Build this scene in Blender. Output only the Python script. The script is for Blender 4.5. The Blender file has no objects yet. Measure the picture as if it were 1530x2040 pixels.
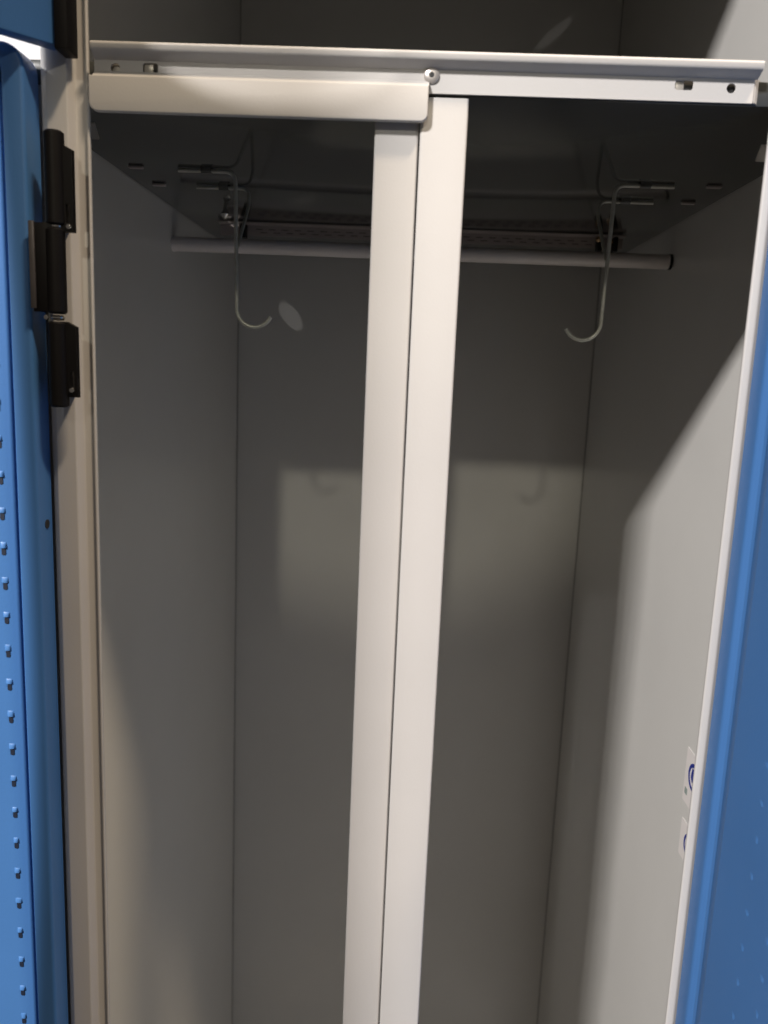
import bpy, bmesh, math, random
from mathutils import Vector, Matrix
random.seed(4)
S = bpy.context.scene
COL = S.collection

# ------------------------------------------------------------------ camera
CAM = Vector((0.147641, -0.371269, -0.120450))
PITCH, YAW, ROLL, FPX = -0.172987, -0.0265887, 0.0410626, 1577.4
fw = Vector((math.sin(YAW)*math.cos(PITCH), math.cos(YAW)*math.cos(PITCH), math.sin(PITCH)))
rt0 = Vector((math.cos(YAW), -math.sin(YAW), 0)); up0 = rt0.cross(fw)
rt = rt0*math.cos(ROLL) + up0*math.sin(ROLL)
up = up0*math.cos(ROLL) - rt0*math.sin(ROLL)
cd = bpy.data.cameras.new('camera'); cam = bpy.data.objects.new('camera', cd); COL.objects.link(cam)
cam.matrix_world = Matrix(((rt.x, up.x, -fw.x, CAM.x), (rt.y, up.y, -fw.y, CAM.y), (rt.z, up.z, -fw.z, CAM.z), (0, 0, 0, 1)))
cd.sensor_fit = 'VERTICAL'; cd.sensor_height = 36; cd.lens = FPX/2040*36
cd.clip_start = 0.01; cd.clip_end = 100
cd.dof.use_dof = True; cd.dof.focus_distance = 0.44; cd.dof.aperture_fstop = 10
S.camera = cam

# ------------------------------------------------------------------ light
w = bpy.data.worlds.new('World'); S.world = w; w.use_nodes = True
bg = w.node_tree.nodes['Background']
bg.inputs[0].default_value = (1.0, 0.88, 0.78, 1); bg.inputs[1].default_value = 0.074

def spot(name, loc, target, power, angle, blend, size, col):
    l = bpy.data.lights.new(name, 'SPOT'); l.energy = power; l.spot_size = math.radians(angle); l.spot_blend = blend
    l.shadow_soft_size = size; l.color = col
    o = bpy.data.objects.new(name, l); COL.objects.link(o); o.location = loc
    o.rotation_euler = (Vector(target)-Vector(loc)).to_track_quat('-Z', 'Y').to_euler()
    return o
def area(name, loc, target, sx, sy, power, col):
    l = bpy.data.lights.new(name, 'AREA'); l.shape = 'RECTANGLE'; l.size = sx; l.size_y = sy
    l.energy = power; l.color = col
    o = bpy.data.objects.new(name, l); COL.objects.link(o); o.location = loc
    o.rotation_euler = (Vector(target)-Vector(loc)).to_track_quat('-Z', 'Y').to_euler()
    return o
DA = Vector((-.61, -1, .85))
# main ceiling spotlight, high on the left behind the camera, aimed at the right half of the lockers
# (split into several lamps to soften shadows; beam cut at left replaces an unseen blocker)
def shuttered(name, loc, edge, side, power, half, blend, size, col):
    # spotlight whose beam ends along an upright line through the point edge, lit on its side (+1 right, -1 left)
    d = (Vector(edge)-Vector(loc)).normalized(); e = d.cross(Vector((0, 0, 1))).normalized()*side
    ax = d*math.cos(half)+e*math.sin(half)
    return spot(name, loc, Vector(loc)+ax, power, math.degrees(2*half), blend, size, col)
for k in range(-2, 3):
    shuttered('ceiling_spotlight', Vector((.15, 0, -.15))+DA*2.6+Vector((.10*k, 0, -.072*k)), (.119, 0, -.22), 1, 174, .70, .004, .030, (1.0, .955, .93))
RP = Vector((.15, 0, 0))+DA*1.6; RA = Vector((.083, 0, .0145))
rs = spot('rail_fill', RP, RA, 128, math.degrees(2*math.atan(.0198/(RA-RP).length)), .06, .004, (1.0, .935, .885))  # added lamp for the rail part that the cut main beam leaves dark
rs.scale = (2.5, 1, 1)
rs.rotation_euler = ((RA-RP).to_track_quat('-Z', 'Y').to_matrix() @ Matrix.Rotation(math.radians(19.6), 3, 'Z')).to_euler()
# added lamp at the left for the opened door, beam stopped before the frame
LP = Vector((-.05, -.017, -.1))+Vector((-1.3, -1, .9))*2.2
shuttered('left_door_fill', LP, (-.0228, -.017, -.25), -1, 1600, .70, .004, .004, (1.0, .96, .93))
# warm lamp overhead on the right: lights the left frame from the other side
area('warm_overhead_lamp', (.15+.80, -.78, 1.90), (.0, 0, -.15), .30, .12, 45, (1.0, .80, .57))
# weak spotlight further back in the room, reaching the rear panel under the shelf
FP = Vector((-.036, -3.10, 1.31)); FT = Vector((.150, .5128, -.262))
fs = spot('far_spotlight', FP, FT, 66, math.degrees(2*math.atan(.128/(FT-FP).length)), .42, .055, (1.0, .93, .76))
fs.rotation_euler = ((FT-FP).to_track_quat('-Z', 'Y').to_matrix() @ Matrix.Rotation(math.radians(9), 3, 'Z')).to_euler()
fs.scale = (1.9, 1, 1)  # oval beam stands in for an unseen person's shadow below the patch

# added narrow lamps that throw light marks on the rear panel and screw tip
def glint(loc, target, hx, hy, rot, power):
    o = spot('glint_helper', loc, target, power, 1.0, .5, .0004, (1, .96, .92))
    o.rotation_euler = ((Vector(target)-Vector(loc)).to_track_quat('-Z', 'Y').to_matrix() @ Matrix.Rotation(rot, 3, 'Z')).to_euler()
    h = math.tan(math.radians(.5))*(Vector(target)-Vector(loc)).length
    o.scale = (hx/h, hy/h, 1)
glint((.05, -1.2, 0), (.0135, .5128, -.063), .0205, .0100, math.radians(-50), 4.6)
glint((.22, -1.2, .25), (.277, .5128, .227), .0270, .0060, math.radians(42), 2.6)
glint((.12, -.9, -.125), (.0000, .256, -.0060), .0050, .0050, 0, 24)

S.view_settings.view_transform = 'Standard'; S.view_settings.look = 'None'
S.view_settings.exposure = 0; S.view_settings.gamma = 1

# ------------------------------------------------------------------ materials
def mat(name, base, rough=0.4, metal=0.0, bump=0.0, wav=.25, coatr=.1, bscale=900, var=0.0, vscale=14, coat=0.0, spec=0.5, tint=None, rvar=0.0):
    m = bpy.data.materials.new(name); m.use_nodes = True; nt = m.node_tree; N = nt.nodes; L = nt.links
    b = N['Principled BSDF']
    b.inputs['Base Color'].default_value = (*base, 1); b.inputs['Roughness'].default_value = rough
    b.inputs['Metallic'].default_value = metal; b.inputs['Coat Weight'].default_value = coat
    b.inputs['Specular IOR Level'].default_value = spec; b.inputs['Coat Roughness'].default_value = coatr
    tc = N.new('ShaderNodeTexCoord')
    if var:
        n = N.new('ShaderNodeTexNoise'); n.inputs['Scale'].default_value = vscale; n.inputs['Detail'].default_value = 6
        n.inputs['Roughness'].default_value = .65
        L.new(tc.outputs['Object'], n.inputs['Vector'])
        r = N.new('ShaderNodeValToRGB'); r.color_ramp.elements[0].position = .3; r.color_ramp.elements[1].position = .7
        c2 = tint if tint else tuple(c*(1-var) for c in base)
        r.color_ramp.elements[0].color = (*c2, 1); r.color_ramp.elements[1].color = (*base, 1)
        L.new(n.outputs['Fac'], r.inputs['Fac']); L.new(r.outputs['Color'], b.inputs['Base Color'])
    if rvar:
        n3 = N.new('ShaderNodeTexNoise'); n3.inputs['Scale'].default_value = 9; n3.inputs['Detail'].default_value = 4
        L.new(tc.outputs['Object'], n3.inputs['Vector'])
        mr = N.new('ShaderNodeMapRange'); mr.inputs['To Min'].default_value = rough-rvar; mr.inputs['To Max'].default_value = rough+rvar
        L.new(n3.outputs['Fac'], mr.inputs['Value']); L.new(mr.outputs['Result'], b.inputs['Roughness'])
    if bump:
        n2 = N.new('ShaderNodeTexNoise'); n2.inputs['Scale'].default_value = bscale; n2.inputs['Detail'].default_value = 2
        L.new(tc.outputs['Object'], n2.inputs['Vector'])
        # slow waviness of thin sheet metal plus fine orange peel
        n4 = N.new('ShaderNodeTexNoise'); n4.inputs['Scale'].default_value = 7; n4.inputs['Detail'].default_value = 1
        L.new(tc.outputs['Object'], n4.inputs['Vector'])
        bw = N.new('ShaderNodeBump'); bw.inputs['Strength'].default_value = wav; bw.inputs['Distance'].default_value = .01
        L.new(n4.outputs['Fac'], bw.inputs['Height'])
        bp = N.new('ShaderNodeBump'); bp.inputs['Strength'].default_value = bump; bp.inputs['Distance'].default_value = .0003
        L.new(n2.outputs['Fac'], bp.inputs['Height']); L.new(bw.outputs['Normal'], bp.inputs['Normal'])
        L.new(bp.outputs['Normal'], b.inputs['Normal'])
    return m
M_paint = mat('light_grey_paint', (.58, .563, .545), .48, bump=.14, var=.07, vscale=5, rvar=.10)
M_wall = mat('brightened_panel_paint', (.725, .715, .685), .36, coat=.3, coatr=.10, wav=.10, bump=.10, var=.06, vscale=5, rvar=.05)  # same paint as the frame, lightened in place of stronger light
M_shelf = mat('shaded_underside_paint', (.062, .064, .060), .09, wav=.05, bump=.05, var=.15, vscale=9)  # near black: the underside's shade is put into the grey paint's colour
M_strip = mat('rear_strip_paint', (.40, .35, .33), .3, bump=.1, var=.2, vscale=20)
M_blue = mat('blue_door_paint', (.058, .172, .42), .42, spec=.35, bump=.15, var=.08, vscale=6, rvar=.05)
M_black = mat('black_hinge_plastic', (.006, .005, .005), .5, spec=.22, bump=.2, var=.3, vscale=60)
M_hwing = mat('worn_hinge_edge', (.09, .08, .08), .4, metal=.2, bump=.2, var=.3, vscale=60)
M_zinc = mat('zinc_wire', (.60, .60, .53), .38, metal=.35, bump=.1, var=.25, vscale=120)
M_steel = mat('bright_steel', (.78, .76, .72), .16, metal=1.0, var=.12, vscale=200)
M_rivet = mat('dull_rivet_metal', (.74, .69, .65), .34, metal=.55, var=.2, vscale=250)
M_brass = mat('brass', (.75, .52, .30), .22, metal=1.0, var=.15, vscale=200)
M_rod = mat('hanging_rod_tube', (.86, .80, .76), .33, metal=.1, bump=.05, var=.08, vscale=30)
M_slit = mat('slit_shadow_blue', (.006, .012, .03), .6, var=.3, vscale=60)
M_seam = mat('seam_shade', (.17, .165, .155), .7, var=.4, vscale=30)  # corner gap's shade put into the colour of a thin strip
M_dark = mat('dark_opening', (.02, .02, .021), .6, var=.2, vscale=50)
M_tab = mat('grey_tab_metal', (.50, .47, .42), .35, metal=.3, var=.1, vscale=90)
M_sticker = mat('sticker_paper', (.80, .76, .74), .5, var=.03, vscale=80)
M_ink = mat('sticker_blue_ink', (.012, .03, .28), .5, var=.1, vscale=200)
M_ink2 = mat('sticker_grey_ink', (.30, .36, .34), .5, var=.1, vscale=200)

# ------------------------------------------------------------------ helpers
def link(name, me, m, parent=None, ang=35):
    me.materials.clear(); me.materials.append(m)
    for p in me.polygons: p.use_smooth = True
    me.set_sharp_from_angle(angle=math.radians(ang))
    o = bpy.data.objects.new(name, me); COL.objects.link(o)
    if parent: o.parent = parent
    return o
def empty(name, loc=(0, 0, 0), label=None, cat=None, group=None, parent=None):
    o = bpy.data.objects.new(name, None); COL.objects.link(o); o.location = loc; o.empty_display_size = .02
    if label: o['label'] = label
    if cat: o['category'] = cat
    if group: o['group'] = group
    if parent: o.parent = parent
    return o
def bm_obj(name, bm, m, parent=None, ang=35):
    bmesh.ops.recalc_face_normals(bm, faces=bm.faces[:])
    me = bpy.data.meshes.new(name); bm.to_mesh(me); bm.free()
    return link(name, me, m, parent, ang)
def fillet(pts, r, n=5, closed=False):
    out = []; N = len(pts)
    for i, p in enumerate(pts):
        p = Vector(p[:2]); ri = pts[i][2] if len(pts[i]) > 2 else r
        if (not closed and i in (0, N-1)) or ri <= 0: out.append(p); continue
        a = Vector(pts[i-1][:2]); b = Vector(pts[(i+1) % N][:2])
        da = (a-p); db = (b-p); la, lb = da.length, db.length; da.normalize(); db.normalize()
        th = math.acos(max(-1, min(1, da.dot(db))))
        if th > math.pi-.02: out.append(p); continue
        t = min(ri/math.tan(th/2), la*.48, lb*.48); rr = t*math.tan(th/2)
        c = p + (da+db).normalized()*(rr/math.sin(th/2))
        s = p+da*t-c; e = p+db*t-c
        a0 = math.atan2(s.y, s.x); a1 = math.atan2(e.y, e.x); d = a1-a0
        while d > math.pi: d -= 2*math.pi
        while d < -math.pi: d += 2*math.pi
        for k in range(n+1):
            aa = a0+d*k/n; out.append(c+Vector((math.cos(aa), math.sin(aa)))*rr)
    return out
def thick(pts, t):
    # offset an open polyline to a closed sheet outline of thickness t (to its left)
    off = []
    for i in range(len(pts)):
        if i == 0: d = pts[1]-pts[0]; n = Vector((-d.y, d.x)).normalized(); off.append(pts[i]+n*t); continue
        if i == len(pts)-1: d = pts[i]-pts[i-1]; n = Vector((-d.y, d.x)).normalized(); off.append(pts[i]+n*t); continue
        d1 = (pts[i]-pts[i-1]).normalized(); d2 = (pts[i+1]-pts[i]).normalized()
        n1 = Vector((-d1.y, d1.x)); n2 = Vector((-d2.y, d2.x)); n = (n1+n2).normalized()
        off.append(pts[i]+n*t/max(.5, n.dot(n1)))
    return pts+off[::-1]
def sweep(bm, poly, mp, w0, w1, cap=True):
    a = [bm.verts.new(mp(p.x, p.y, w0)) for p in poly]; b = [bm.verts.new(mp(p.x, p.y, w1)) for p in poly]
    n = len(poly)
    for i in range(n): bm.faces.new((a[i], a[(i+1) % n], b[(i+1) % n], b[i]))
    if cap: bm.faces.new(a[::-1]); bm.faces.new(b)
XY = lambda u, v, w: (u, v, w)      # profile in plan, swept upright
YZ = lambda u, v, w: (w, u, v)      # profile in side view, swept along x
XZ = lambda u, v, w: (u, w, v)      # outline in front view, swept in depth
def sheet(name, pts, r, t, mp, w0, w1, m, parent=None, n=5):
    bm = bmesh.new(); sweep(bm, thick(fillet(pts, r, n), t), mp, w0, w1)
    return bm_obj(name, bm, m, parent)
def box(bm, x0, x1, y0, y1, z0, z1):
    v = [bm.verts.new((x, y, z)) for x in (x0, x1) for y in (y0, y1) for z in (z0, z1)]
    for f in ((0, 1, 3, 2), (4, 6, 7, 5), (0, 4, 5, 1), (2, 3, 7, 6), (0, 2, 6, 4), (1, 5, 7, 3)):
        bm.faces.new([v[i] for i in f])
def bevel(bm, w, seg=2):
    bmesh.ops.recalc_face_normals(bm, faces=bm.faces[:])
    es = [e for e in bm.edges if len(e.link_faces) == 2 and e.calc_face_angle(0) > .6]
    bmesh.ops.bevel(bm, geom=es, offset=w, segments=seg, affect='EDGES', profile=.5)
def boxo(name, b, m, parent=None, bv=.0004, seg=2):
    bm = bmesh.new(); box(bm, *b)
    if bv: bevel(bm, bv, seg)
    return bm_obj(name, bm, m, parent)
def plate(name, outer, holes, mp_matrix, t, m, parent=None, bev=.00015):
    # flat plate with real cut-outs (2D curve fill), t thick
    cu = bpy.data.curves.new('plate', 'CURVE'); cu.dimensions = '2D'; cu.fill_mode = 'BOTH'; cu.extrude = t/2-bev; cu.bevel_depth = bev
    for pl in [outer]+holes:
        s = cu.splines.new('POLY'); s.points.add(len(pl)-1); s.use_cyclic_u = True
        for q, p in zip(s.points, pl): q.co = (p[0], p[1], 0, 1)
    o = bpy.data.objects.new('plate', cu); COL.objects.link(o)
    bpy.context.view_layer.update()
    me = bpy.data.meshes.new_from_object(o.evaluated_get(bpy.context.evaluated_depsgraph_get()))
    bpy.data.objects.remove(o); bpy.data.curves.remove(cu)
    me.transform(mp_matrix)
    me.name = name
    return link(name, me, m, parent)
def circ(cx, cy, r, n=24): return [(cx+r*math.cos(2*math.pi*i/n), cy+r*math.sin(2*math.pi*i/n)) for i in range(n)]
def rrect(x0, x1, y0, y1, r, n=5): return [tuple(p) for p in fillet([(x0, y0), (x1, y0), (x1, y1), (x0, y1)], r, n, True)]
def lathe(bm, prof, c, ax, n=24):
    ax = Vector(ax).normalized(); u = ax.orthogonal().normalized(); v = ax.cross(u); c = Vector(c); rings = []
    for (r, h) in prof:
        if r < 1e-7: rings.append([bm.verts.new(c+ax*h)]*n); continue
        rings.append([bm.verts.new(c+ax*h+(u*math.cos(2*math.pi*k/n)+v*math.sin(2*math.pi*k/n))*r) for k in range(n)])
    for a, b in zip(rings, rings[1:]):
        for k in range(n):
            q = []
            for x in (a[k], a[(k+1) % n], b[(k+1) % n], b[k]):
                if x not in q: q.append(x)
            if len(q) > 2: bm.faces.new(q)
def fillet3(pts, r, n=8):
    out = [Vector(pts[0])]
    for i in range(1, len(pts)-1):
        p = Vector(pts[i]); a = Vector(pts[i-1])-p; b = Vector(pts[i+1])-p
        t = min(r, a.length*.48, b.length*.48); s = p+a.normalized()*t; e = p+b.normalized()*t
        for k in range(n+1):
            u = k/n; out.append(s*(1-u)**2+p*2*u*(1-u)+e*u*u)
    out.append(Vector(pts[-1])); return out
def tube(bm, path, r, n=12):
    rings = []; prev = None
    for i, p in enumerate(path):
        d = (path[min(i+1, len(path)-1)]-path[max(i-1, 0)]).normalized()
        if prev is None: u = d.orthogonal().normalized()
        else: u = (prev-d*prev.dot(d)).normalized()
        prev = u; v = d.cross(u)
        rings.append([bm.verts.new(p+(u*math.cos(2*math.pi*k/n)+v*math.sin(2*math.pi*k/n))*r) for k in range(n)])
    for a, b in zip(rings, rings[1:]):
        for k in range(n): bm.faces.new((a[k], a[(k+1) % n], b[(k+1) % n], b[k]))
    bm.faces.new(rings[0][::-1]); bm.faces.new(rings[-1])

# ------------------------------------------------------------------ locker body
XL, XR, D = -0.0442, 0.3446, 0.5128     # side panels, rear panel
ZT, ZB = 0.272, -1.25
W = 0.300
locker = empty('metal_locker', (0, 0, 0), 'light grey metal locker with open blue doors on both sides and an empty dark inside', 'locker')
def part(name, b, m, bv=0): return boxo(name, b, m, locker, bv)
part('side_panel', (XL-.0012, XL, .004, D, ZB, ZT), M_wall)
part('side_panel', (XR, XR+.0012, .004, D, ZB, ZT), M_wall)
part('back_panel', (XL-.0012, XR+.0012, D+.0002, D+.0014, ZB-.0014, ZT+.0014), M_wall)
part('top_panel', (XL-.0012, XR+.0012, .004, D, ZT+.0002, ZT+.0014), M_wall)
part('floor_panel', (XL-.0012, XR+.0012, .004, D, ZB-.0014, ZB-.0002), M_wall)

for x in (XL, XR-.0005): part('seam', (x, x+.0005, D-.0010, D, ZB, ZT-.0002), M_seam)
# frame stiles: folded sheet, plan profile
left = [(-.30, .0035, 0), (-.0212, .0035, .0006), (-.0206, -.0015, .001), (-.0175, -.0035, .0015), (-.0082, -.0035, .0012), (-.0062, .0012, .0012),
        (-.0016, .0016, .0006), (-.0012, -.0003, .0008), (.0000, .0000, .0006), (-.0002, .002, .0006), (-.0085, .0135, 0)]
sheet('frame_stile', left, .001, .0009, XY, ZB, ZT+.03, M_paint, locker)
right = [(.36, .0035, 0), (.3215, .0035, .0006), (.3205, .0025, .001), (.3050, .0022, .0015), (.3012, -.0006, .002), (.2975, -.0002, .0010), (.2980, .002, .0006), (.3065, .0135, 0)]
sheet('frame_stile', right, .001, -.0009, XY, ZB, ZT+.03, M_paint, locker)
boxo('frame_header', (.0006, .2970, .0006, .0018, ZT-.012, ZT+.03), M_paint, locker, .0003)
boxo('frame_sill', (.0006, .2970, .0006, .0018, ZB-.03, ZB+.03), M_paint, locker, .0003)

# ---- hinges
def hinge(name, x, y, z1, z0, side, parent, plate_z=None, col=M_black, xin=None):
    bm = bmesh.new()
    rr = .0042
    lathe(bm, [(0, z0), (rr*.8, z0), (rr, z0+.0008), (rr, z1-.0008), (rr*.8, z1), (0, z1)], (x, y, 0), (0, 0, 1), 24)
    h = bm_obj(name, bm, col, parent)
    return h
HX, HY = -.0090, -.0165
hin = empty('hinge', (0, 0, 0), parent=locker)
def knuckle(z1, z0, x=HX): 
    bm = bmesh.new(); rr = .0042
    lathe(bm, [(0, z0), (rr*.8, z0), (rr, z0+.0008), (rr, z1-.0008), (rr*.8, z1), (0, z1)], (x, HY, 0), (0, 0, 1), 28)
    return bm_obj('knuckle', bm, M_black, hin)
knuckle(-.0245, -.0630); knuckle(-.0642, -.1003, HX-.0006); knuckle(-.1038, -.1412, HX-.0008)
def leaf(x0, x1, y0, y1, z0, z1, notch=True):
    outl = [(x0, z0), (x1, z0), (x1, z1-.002), (x1-.004, z1), (x0, z1)]
    holes = [rrect(x1-.0032, x1-.0012, z0+.0035, z0+.0115, .0004)] if notch else []
    yy = (y0+y1)/2
    return plate('hinge_leaf', outl, holes, Matrix(((1, 0, 0, 0), (0, 0, 1, yy), (0, 1, 0, 0), (0, 0, 0, 1))), y1-y0, M_black, hin)
leaf(-.0085, -.0012, -.0175, -.0145, -.0655, -.0300)
leaf(-.0085, -.0012, -.0175, -.0145, -.1365, -.1038)
boxo('hinge_body', (-.0110, -.0068, -.0146, -.0030, -.0600, -.0290), M_black, hin, .0006)
boxo('hinge_body', (-.0110, -.0068, -.0146, -.0030, -.1345, -.1050), M_black, hin, .0006)
boxo('hinge_wing', (-.0190, -.0095, -.0195, -.0170, -.0998, -.0622), M_black, hin, .0004)
boxo('hinge_wing_edge', (-.0196, -.0172, -.0206, -.0196, -.0985, -.0618), M_hwing, hin, .0002)
for (zz, xx) in ((-.0636, HX), (-.1021, HX-.0004)):
    bm = bmesh.new(); lathe(bm, [(0, -.0012), (.0024, -.0010), (.0030, -.0002), (.0030, .0004), (.0024, .0011), (0, .0013)], (xx, HY, zz), (0, 0, 1))
    bm_obj('washer', bm, M_steel, hin)
for (xx, zz) in ((-.0030, -.0635), (-.0140, -.1020), (-.0035, -.1335)):
    bm = bmesh.new(); lathe(bm, [(0, -.0008), (.0010, -.0006), (.0012, 0), (.0010, .0006), (0, .0008)], (xx, -.0178, zz), (0, 1, 0), 14)
    bm_obj('pin', bm, M_steel, hin)

# ---- doors. Local frame: u along the door from the hinge edge, n out of its inner side, z up
def door(kind, origin, udir, ndir, z0, z1, lip=.0095, depth=.0140, width=.158, groove=None, louver_u=None, louver_range=None, louver_step=.0171, label=None, rad=.010, louver_n=0, lh=.0008, slits=True, soft=False):
    u = Vector(udir).normalized(); n = Vector(ndir).normalized(); O = Vector(origin)
    mp = lambda a, b, wz: tuple(O+u*a+n*b+Vector((0, 0, wz)))
    root = empty('door', parent=locker); 
    if label: root['label'] = label
    t = .0010
    # outer skin with rounded top corner at the hinge side
    bm = bmesh.new()
    out = fillet([(0, z0, 0), (width, z0, 0), (width, z1, 0), (0, z1, rad)], rad, 8, True)
    a = [bm.verts.new(mp(p.x, 0, p.y)) for p in out]; b = [bm.verts.new(mp(p.x, t, p.y)) for p in out]
    N = len(out)
    for i in range(N): bm.faces.new((a[i], a[(i+1) % N], b[(i+1) % N], b[i]))
    bm.faces.new(a); bm.faces.new(b[::-1])
    bm_obj('skin', bm, M_blue, root)
    # rim: edge flange with folded lip, going up the hinge side, round the corner and along the top
    path = [(0, z0)]+[tuple(p) for p in fillet([(0, z0), (0, z1, rad), (width, z1)], rad, 8)][1:]
    path = [Vector(p) for p in path]
    prof = fillet([(0, t), (0, depth, .0016), (lip, depth, .0007), (lip, depth-.004)], .001, 5)
    prof = thick(prof, -.0009)
    bm = bmesh.new(); rings = []
    for i, p in enumerate(path):
        d0 = (path[i]-path[i-1]).normalized() if i else None; d1 = (path[i+1]-path[i]).normalized() if i < len(path)-1 else None
        d = ((d0 or d1)+(d1 or d0)).normalized(); inw = Vector((d.y, -d.x)); k = 1/max(.5, inw.dot(Vector(((d1 or d0).y, -(d1 or d0).x))))
        rings.append([bm.verts.new(mp(p.x+inw.x*q.x*k, q.y, p.y+inw.y*q.x*k)) for q in prof])
    m_ = len(prof)
    for r0, r1 in zip(rings, rings[1:]):
        for k in range(m_): bm.faces.new((r0[k], r0[(k+1) % m_], r1[(k+1) % m_], r1[k]))
    bm.faces.new(rings[0][::-1]); bm.faces.new(rings[-1])
    if soft:
        bm.free(); bm = bmesh.new()
        sweep(bm, thick(fillet([(0, t), (0, depth, .0016), (lip, depth, .004), (lip+.0030, depth-.0022, .002), (lip+.0050, depth-.0027, .002), (lip+.0150, depth+.0002, .006), (width-.01, depth+.0002)], .003, 8), -.0009), mp, z0+.001, z1-.001)
    bm_obj('rim', bm, M_blue, root)
    # inner stiffener panel, set in from the rim
    if groove:
        g0, g1, gn = groove
        bm = bmesh.new()
        sweep(bm, thick(fillet([(g0, t), (g0+.0005, gn, .0022), (g1, gn, .002), (g1+.0005, t)], .002, 6), .0008), mp, z0+.01, z1-.013)
        bm_obj('stiffener', bm, M_blue, root)
    if louver_u is not None:
        # pressed ventilation tab: a small hood above a short slit
        bm = bmesh.new(); nx, nz = 8, 7; vs = []
        for i in range(nx+1):
            row = []
            for j in range(nz+1):
                a_ = -1+2*i/nx; b_ = j/nz
                hgt = (1-a_*a_)**.5*math.sin(b_*math.pi/2)**.7 if 0 < i < nx else 0
                row.append(bm.verts.new(u*(a_*.0015)+n*(lh*hgt)+Vector((0, 0, .0024*(1-b_)))))
            vs.append(row)
        for i in range(nx):
            for j in range(nz): bm.faces.new((vs[i][j], vs[i+1][j], vs[i+1][j+1], vs[i][j+1]))
        me = bpy.data.meshes.new('louver'); bmesh.ops.recalc_face_normals(bm, faces=bm.faces[:]); bm.to_mesh(me); bm.free(); me.materials.append(M_blue)
        for p in me.polygons: p.use_smooth = True
        bm = bmesh.new()
        pts = [(x, z) for x, z in rrect(-.0010, .0010, -.0036, 0.0, .0008, 4)]
        a = [bm.verts.new(u*x+n*.00012+Vector((0, 0, z))) for x, z in pts]; b = [bm.verts.new(u*x-n*.0002+Vector((0, 0, z))) for x, z in pts]
        for i in range(len(pts)): bm.faces.new((a[i], a[(i+1) % len(pts)], b[(i+1) % len(pts)], b[i]))
        bm.faces.new(a)
        me2 = bpy.data.meshes.new('slit'); bmesh.ops.recalc_face_normals(bm, faces=bm.faces[:]); bm.to_mesh(me2); bm.free(); me2.materials.append(M_slit)
        z = louver_range[0]
        while z > louver_range[1]:
            for lu in louver_u:
                o = bpy.data.objects.new('louver', me); COL.objects.link(o); o.parent = root
                o.location = O+u*lu+n*(louver_n+.00005)+Vector((0, 0, z))
                o.scale = (1, random.uniform(.95, 1.2), random.uniform(.85, 1.15)) if abs(n.y) < .5 else (random.uniform(.9, 1.15), random.uniform(.8, 1.1), random.uniform(.95, 1.25))
                if not slits: continue
                o2 = bpy.data.objects.new('slit', me2); COL.objects.link(o2); o2.parent = root
                o2.location = O+u*lu+n*(louver_n+.0001)+Vector((0, 0, z))
            z -= louver_step
    return root, mp
# lower left door, swung right round against the frame
dl, mpl = door('lower', (-.0212, -.0030, 0), (-1, 0, 0), (0, -1, 0), ZB+.01, .0105, groove=(.0145, .150, .0042), louver_u=(.0216,), louver_n=.0050,
          louver_range=(-.0900, -.62), louver_step=.0171, label='blue left door swung fully open against the frame')
bm = bmesh.new(); lathe(bm, [(0, .0003), (.0022, .0003), (.0022, -.0004), (0, -.0004)], (-.0212, -.0085, -.197), (1, 0, 0), 20)
bm_obj('flange_hole', bm, M_dark, dl)
# lower right door, swung out square
dr, mpr = door('lower', (.3155, -.0010, 0), (.04, -1, 0), (-1, -.04, 0), ZB+.01, .0105, lip=.012, soft=True, louver_u=(.056, .074), louver_n=.0141,
          louver_range=(-.02, -.62), louver_step=.0171, lh=.0004, slits=False, label='blue right door seen edge on')
# upper left door, half swung out above the shelf
a = math.radians(136)
ud = Vector((math.cos(a), -math.sin(a), 0)); un = Vector((math.sin(a), math.cos(a), 0))
upper = empty('door', parent=locker); upper['label'] = 'dark blue upper left door above the lower one'
bm = bmesh.new(); box(bm, 0, .158, 0, .0075, .0105, ZT); bevel(bm, .0006)
bm.transform(Matrix(((ud.x, un.x, 0, -.0120), (ud.y, un.y, 0, -.0060), (0, 0, 1, 0), (0, 0, 0, 1)))); bm_obj('panel', bm, M_blue, upper)
boxo('upper_hinge', (-.0085, -.0028, -.0150, -.0035, .0085, .0700), M_black, locker, .0006)

# ------------------------------------------------------------------ shelf with its front rail
shelf = empty('locker_shelf', (0, 0, 0), 'grey metal shelf with flanged front rail, shade-darkened underside, riveted in the middle', 'shelf')
def sp(name, b, m, bv=.0003): return boxo(name, b, m, shelf, bv)
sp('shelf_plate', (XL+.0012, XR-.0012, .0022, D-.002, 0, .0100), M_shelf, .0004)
# front rail web with real holes
MX = Matrix(((1, 0, 0, 0), (0, 0, 1, -.0002), (0, 1, 0, 0), (0, 0, 0, 1)))
web = plate('rail_web', rrect(.0030, .2888, .0003, .0107, .0003),
      [circ(.0122, .0064, .0022), rrect(.0242, .0312, .0046, .0090, .0013), rrect(.2552, .2632, .0046, .0088, .0013), circ(.2793, .0060, .0021)],
      MX, .0009, M_paint, shelf)
sp('hole_back', (.0085, .0160, .0012, .0016, .0030, .0096), M_tab)
sp('slot_tab', (.0246, .0288, .0004, .0014, .0046, .0092), M_tab)
sp('slot_tab', (.2556, .2594, .0004, .0014, .0046, .0090), M_tab)
for x in (.0305, .2600, .2793): sp('hole_back', (x-.004, x+.004, .0016, .0020, .0030, .0096), M_dark)
sheet('rail_lip', [(-.0004, .0104), (-.0052, .0126, .001), (-.0058, .0147, .0007), (-.0048, .0147)], .0008, .0008, YZ, .0034, .2900, M_paint, shelf)
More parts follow.
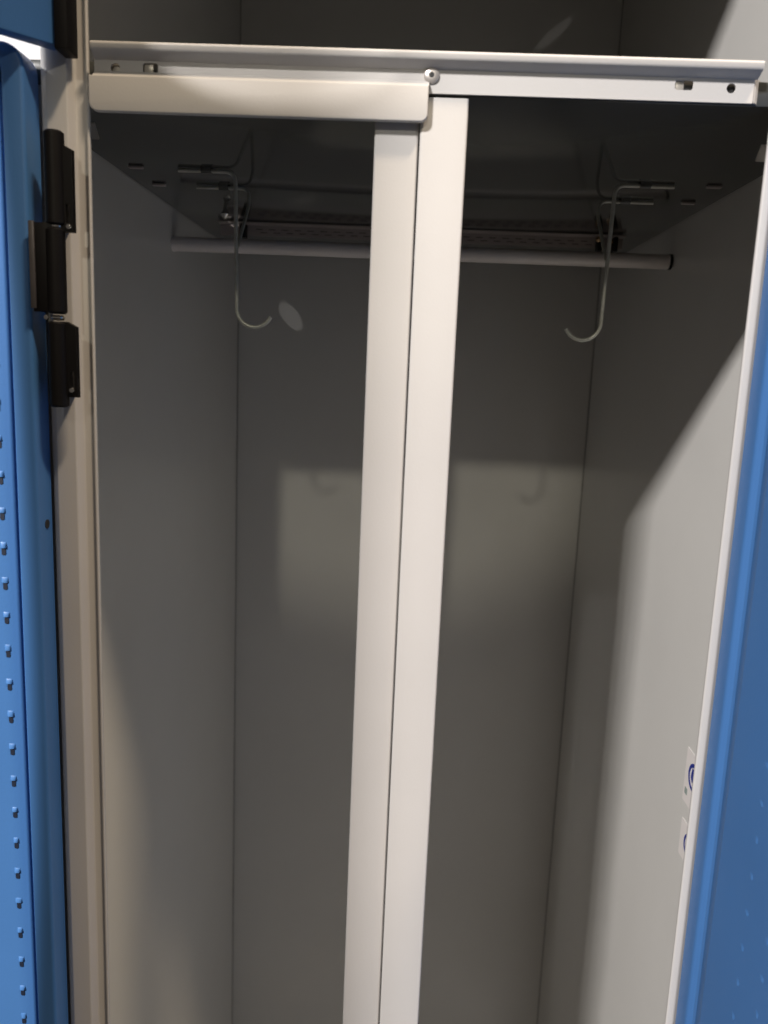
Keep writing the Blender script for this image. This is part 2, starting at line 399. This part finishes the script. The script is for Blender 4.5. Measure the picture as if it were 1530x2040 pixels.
sheet('rail_end', [(.2889, .0000, 0), (.2900, .0004, .0004), (.2935, .0040, .001), (.2935, .0120)], .0006, .0008, XY, .0008, .0105, M_paint, shelf)
# cover strip over the left half: rolled top, flat face, rounded bottom corners
bm = bmesh.new()
x0, x1, zt, zb, yf = .0012, .1497, .0026, -.0122, -.0036
out = fillet([(x0, zt+.0, 0), (x0, zb, .004), (x1, zb, .0032), (x1, zt, 0)], .004, 8, True)
a_ = [bm.verts.new((p.x, yf, p.y)) for p in out]; b_ = [bm.verts.new((p.x, yf+.0030, p.y)) for p in out]
for i in range(len(out)): bm.faces.new((a_[i], a_[(i+1) % len(out)], b_[(i+1) % len(out)], b_[i]))
bm.faces.new(a_); bm.faces.new(b_[::-1]); bevel(bm, .0006, 3)
bm_obj('cover_strip', bm, M_paint, shelf)
sheet('cover_bend', [(-.0010, .0050), (-.0016, .0042, .0012), (yf+.0002, .0024)], .0015, .0008, YZ, .0030, .1497, M_paint, shelf)
# rivet in the middle of the rail
bm = bmesh.new(); lathe(bm, [(.0010, -.0010), (.0010, .0010), (.0013, .0013), (.0026, .0012), (.0033, .0007), (.0035, 0), (0, 0)], (.1507, -.0007, .0073), (0, -1, 0), 28)
rv = bm_obj('rivet', bm, M_rivet, shelf)
bm = bmesh.new(); lathe(bm, [(0, 0), (.00105, 0), (.00105, .0011), (0, .0011)], (.1507, -.0007, .0073), (0, -1, 0), 20)
bm_obj('rivet_bore', bm, M_dark, rv)
bm = bmesh.new(); lathe(bm, [(0, -.0004), (.0008, -.0003), (.0011, .0002), (.0008, .0006), (0, .0007)], (.1492, -.0056, .0146), (0, -1, .2), 14)
bm_obj('rust_spot', bm, M_brass, shelf)  # small rust mark on the lip, built as a raised bead
# perforated strip across the shelf underside near the rear
holes = []
for r_ in range(2):
    for i in range(26):
        x = .010+i*.0110+(.004 if r_ else 0)
        if x < .292: holes.append(rrect(x, x+.0062, -.0044-.0026*r_, -.0034-.0026*r_, .0005, 2))
plate('rear_strip', rrect(-.020, .3200, -.0092, .0003, .0004), holes, Matrix(((1, 0, 0, 0), (0, 0, 1, .330), (0, 1, 0, 0), (0, 0, 0, 1))), .0010, M_strip, shelf)
sp('rear_ledge', (-.020, .3200, .3165, .3292, -.0012, -.0002), M_strip)
sp('slot_dark_sheet', (-.018, .318, .3318, .3324, -.0088, -.0004), M_dark, 0)  # added dark sheet that gives the slots their shade
for x in (.0010, .2995): 
    sp('clip', (x-.0022, x+.0022, .3190, .3290, -.0125, -.0013), M_black, .0006)
sp('clip', (.3105, .3140, .3190, .3290, -.0130, -.0013), M_black, .0006)
for (x, z) in ((.2975, -.0040), (.3070, -.0055)):
    bm = bmesh.new(); lathe(bm, [(0, 0), (.0022, 0), (.0022, .0012), (.0012, .0020), (0, .0022)], (x, .3188, z), (0, -1, 0), 16)
    bm_obj('clip_screw', bm, M_brass, shelf)
# pointed screw end coming through the shelf
bm = bmesh.new(); lathe(bm, [(0, -.0110), (.0030, -.0062), (.0034, -.0052), (.0018, -.0026), (.0014, 0)], (.0000, .2600, -.0002), (0, 0, 1), 20)
bm_obj('screw_tip', bm, M_steel, shelf)
# pressed bridges that hold the hooks, and empty ones beside them
def bridge(x0, x1, y):
    bm = bmesh.new()
    pr = [Vector((y-.0034, -.0001)), Vector((y-.0026, -.0022)), Vector((y-.0012, -.0032)), Vector((y+.0012, -.0032)), Vector((y+.0026, -.0022)), Vector((y+.0034, -.0001))]
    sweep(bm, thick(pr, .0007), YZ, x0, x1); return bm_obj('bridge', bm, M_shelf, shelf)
for y in (.1432, .1890):
    bridge(.0125, .0190, y); bridge(.2815, .2880, y)
    for (a0, a1) in ((-.0330, -.0240), (.3220, .3310)):
        boxo('bridge', (a0, a1, y-.0022, y+.0022, -.0016, -.0001), M_strip, shelf, .0006)
for (x, y, z, b) in ((.0016, .0180, -.0190, 0), (.2955, .0180, -.0190, 1)):
    pass
for (x0, x1) in ((-.0080, -.0048), (.3022, .3070)):
    sheet('shelf_tab', [(.0176, -.0115), (.0182, -.0120, .002), (.0230, -.0170)], .002, .0009, YZ, x0, x1, M_tab, shelf)

# ------------------------------------------------------------------ centre divider post
post = empty('divider_post', (.147, 0, ZB), 'pale grey upright double strip down the middle of the locker opening', 'divider')
def pobj(o): o.location = (-.147, 0, -ZB); o.parent = post
def chan(x0, x1, yf, z1, name='strip'):
    pr = [(x0+.002, yf+.018), (x0+.0002, yf+.018, .0006), (x0, yf, .0011), (x1, yf, .0011), (x1-.0002, yf+.018, .0006), (x1-.002, yf+.018)]
    o = sheet(name, pr, .001, .0009, XY, ZB+.001, z1, M_paint); pobj(o)
    bm = bmesh.new(); box(bm, x0+.0011, x1-.0011, yf+.001, yf+.017, z1-.0012, z1-.0002); c = bm_obj('cap', bm, M_paint); pobj(c)
chan(.1266, .1461, .0022, -.0022)
chan(.1467, .1675, .0006, -.0010)

# ------------------------------------------------------------------ hanging rod
rod = empty('hanging_rod', (XL, .272, -.0268), 'round grey clothes rod across the locker under the shelf', 'rod')
bm = bmesh.new(); lathe(bm, [(0, .0016), (.0050, .0016), (.0055, .0021), (.0055, .3867), (.0050, .3872), (0, .3872)], (0, 0, 0), (1, 0, 0), 32)
bm_obj('tube', bm, M_rod, rod)
for (h0, h1, mm) in ((.0003, .0022, M_rod), (.3864, .3885, M_black)):
    bm = bmesh.new(); lathe(bm, [(0, h0), (.0058, h0), (.0058, h1), (0, h1)], (0, 0, 0), (1, 0, 0), 28); bm_obj('end_socket', bm, mm, rod)

# ------------------------------------------------------------------ hooks
def hook(side):
    s = 1 if side == 'l' else -1
    X = (lambda x: x) if side == 'l' else (lambda x: .3005-x)
    root = empty('coat_hook', (X(.034), .1432, 0),
        'bent wire coat hook hanging from the shelf underside at the left of the centre post' if side == 'l' else
        'bent wire coat hook hanging from the shelf underside at the right of the centre post', 'hook', 'wire hooks under the shelf')
    ox, oy = X(.034), .1432
    P = lambda x, y, z: Vector((X(x)-ox, y-oy, z))
    pts = fillet3([P(-.002, .1432, -.0016), P(.0335, .1432, -.0016), P(.0355, .1432, -.0780)], .0065, 8)[:-1]
    c = (.0465, -.0835); r = .0112
    for k in range(0, 15):
        an = math.radians(180+k*160/14-4); pts.append(P(c[0]+r*math.cos(an), .1432, c[1]+r*math.sin(an)))
    bm = bmesh.new(); tube(bm, pts, .00125, 12); bm_obj('wire', bm, M_zinc, root, 60)
    bm = bmesh.new(); tube(bm, fillet3([P(-.003, .1890, -.0016), P(.0325, .1890, -.0016), P(.0338, .1850, -.0120), P(.0348, .1450, -.0460)], .006, 8), .0011, 12)
    bm_obj('brace_wire', bm, M_zinc, root, 60)
hook('l'); hook('r')

# ------------------------------------------------------------------ stickers on the right side panel
def sticker(y, z0, z1, label, kind):
    root = empty('sticker', (XR-.0002, y, z0), label, 'sticker')
    wd = .040
    MP = Matrix(((0, 0, 1, 0), (-1, 0, 0, 0), (0, 1, 0, 0), (0, 0, 0, 1)))
    h = z1-z0
    p = plate('paper', rrect(0, wd, 0, h, .0008), [], MP, .00024, M_sticker, root, .00002)
    def off(o, k=1): o.location = (-.00022-.0001*k, 0, 0)
    r = h*.30 if kind else h*.25
    cz = h*.60 if not kind else h*.52; cx = .0155
    ring = plate('ring_mark', circ(cx, cz, r, 32), [circ(cx, cz, r*.74, 32)], MP, .0001, M_ink, root, .00001); off(ring)
    fig = plate('figure_mark', [(cx-r*.5, cz-r*.1), (cx-r*.2, cz-r*.45), (cx+r*.5, cz+r*.1), (cx+r*.3, cz+r*.6), (cx-r*.35, cz+r*.62)], [], MP, .0001, M_ink, root, .00001); off(fig)
    if not kind:
        sq = plate('square_mark', rrect(.0030, .0075, h*.16, h*.28, .0006), [], MP, .0001, M_ink2, root, .00001); off(sq)
sticker(.1310, -.3955, -.3580, 'white sticker with blue round mark on the right side panel, the upper and larger one', 0)
sticker(.1275, -.4330, -.4070, 'small white sticker with blue round mark, lower of the two on the right side panel', 1)
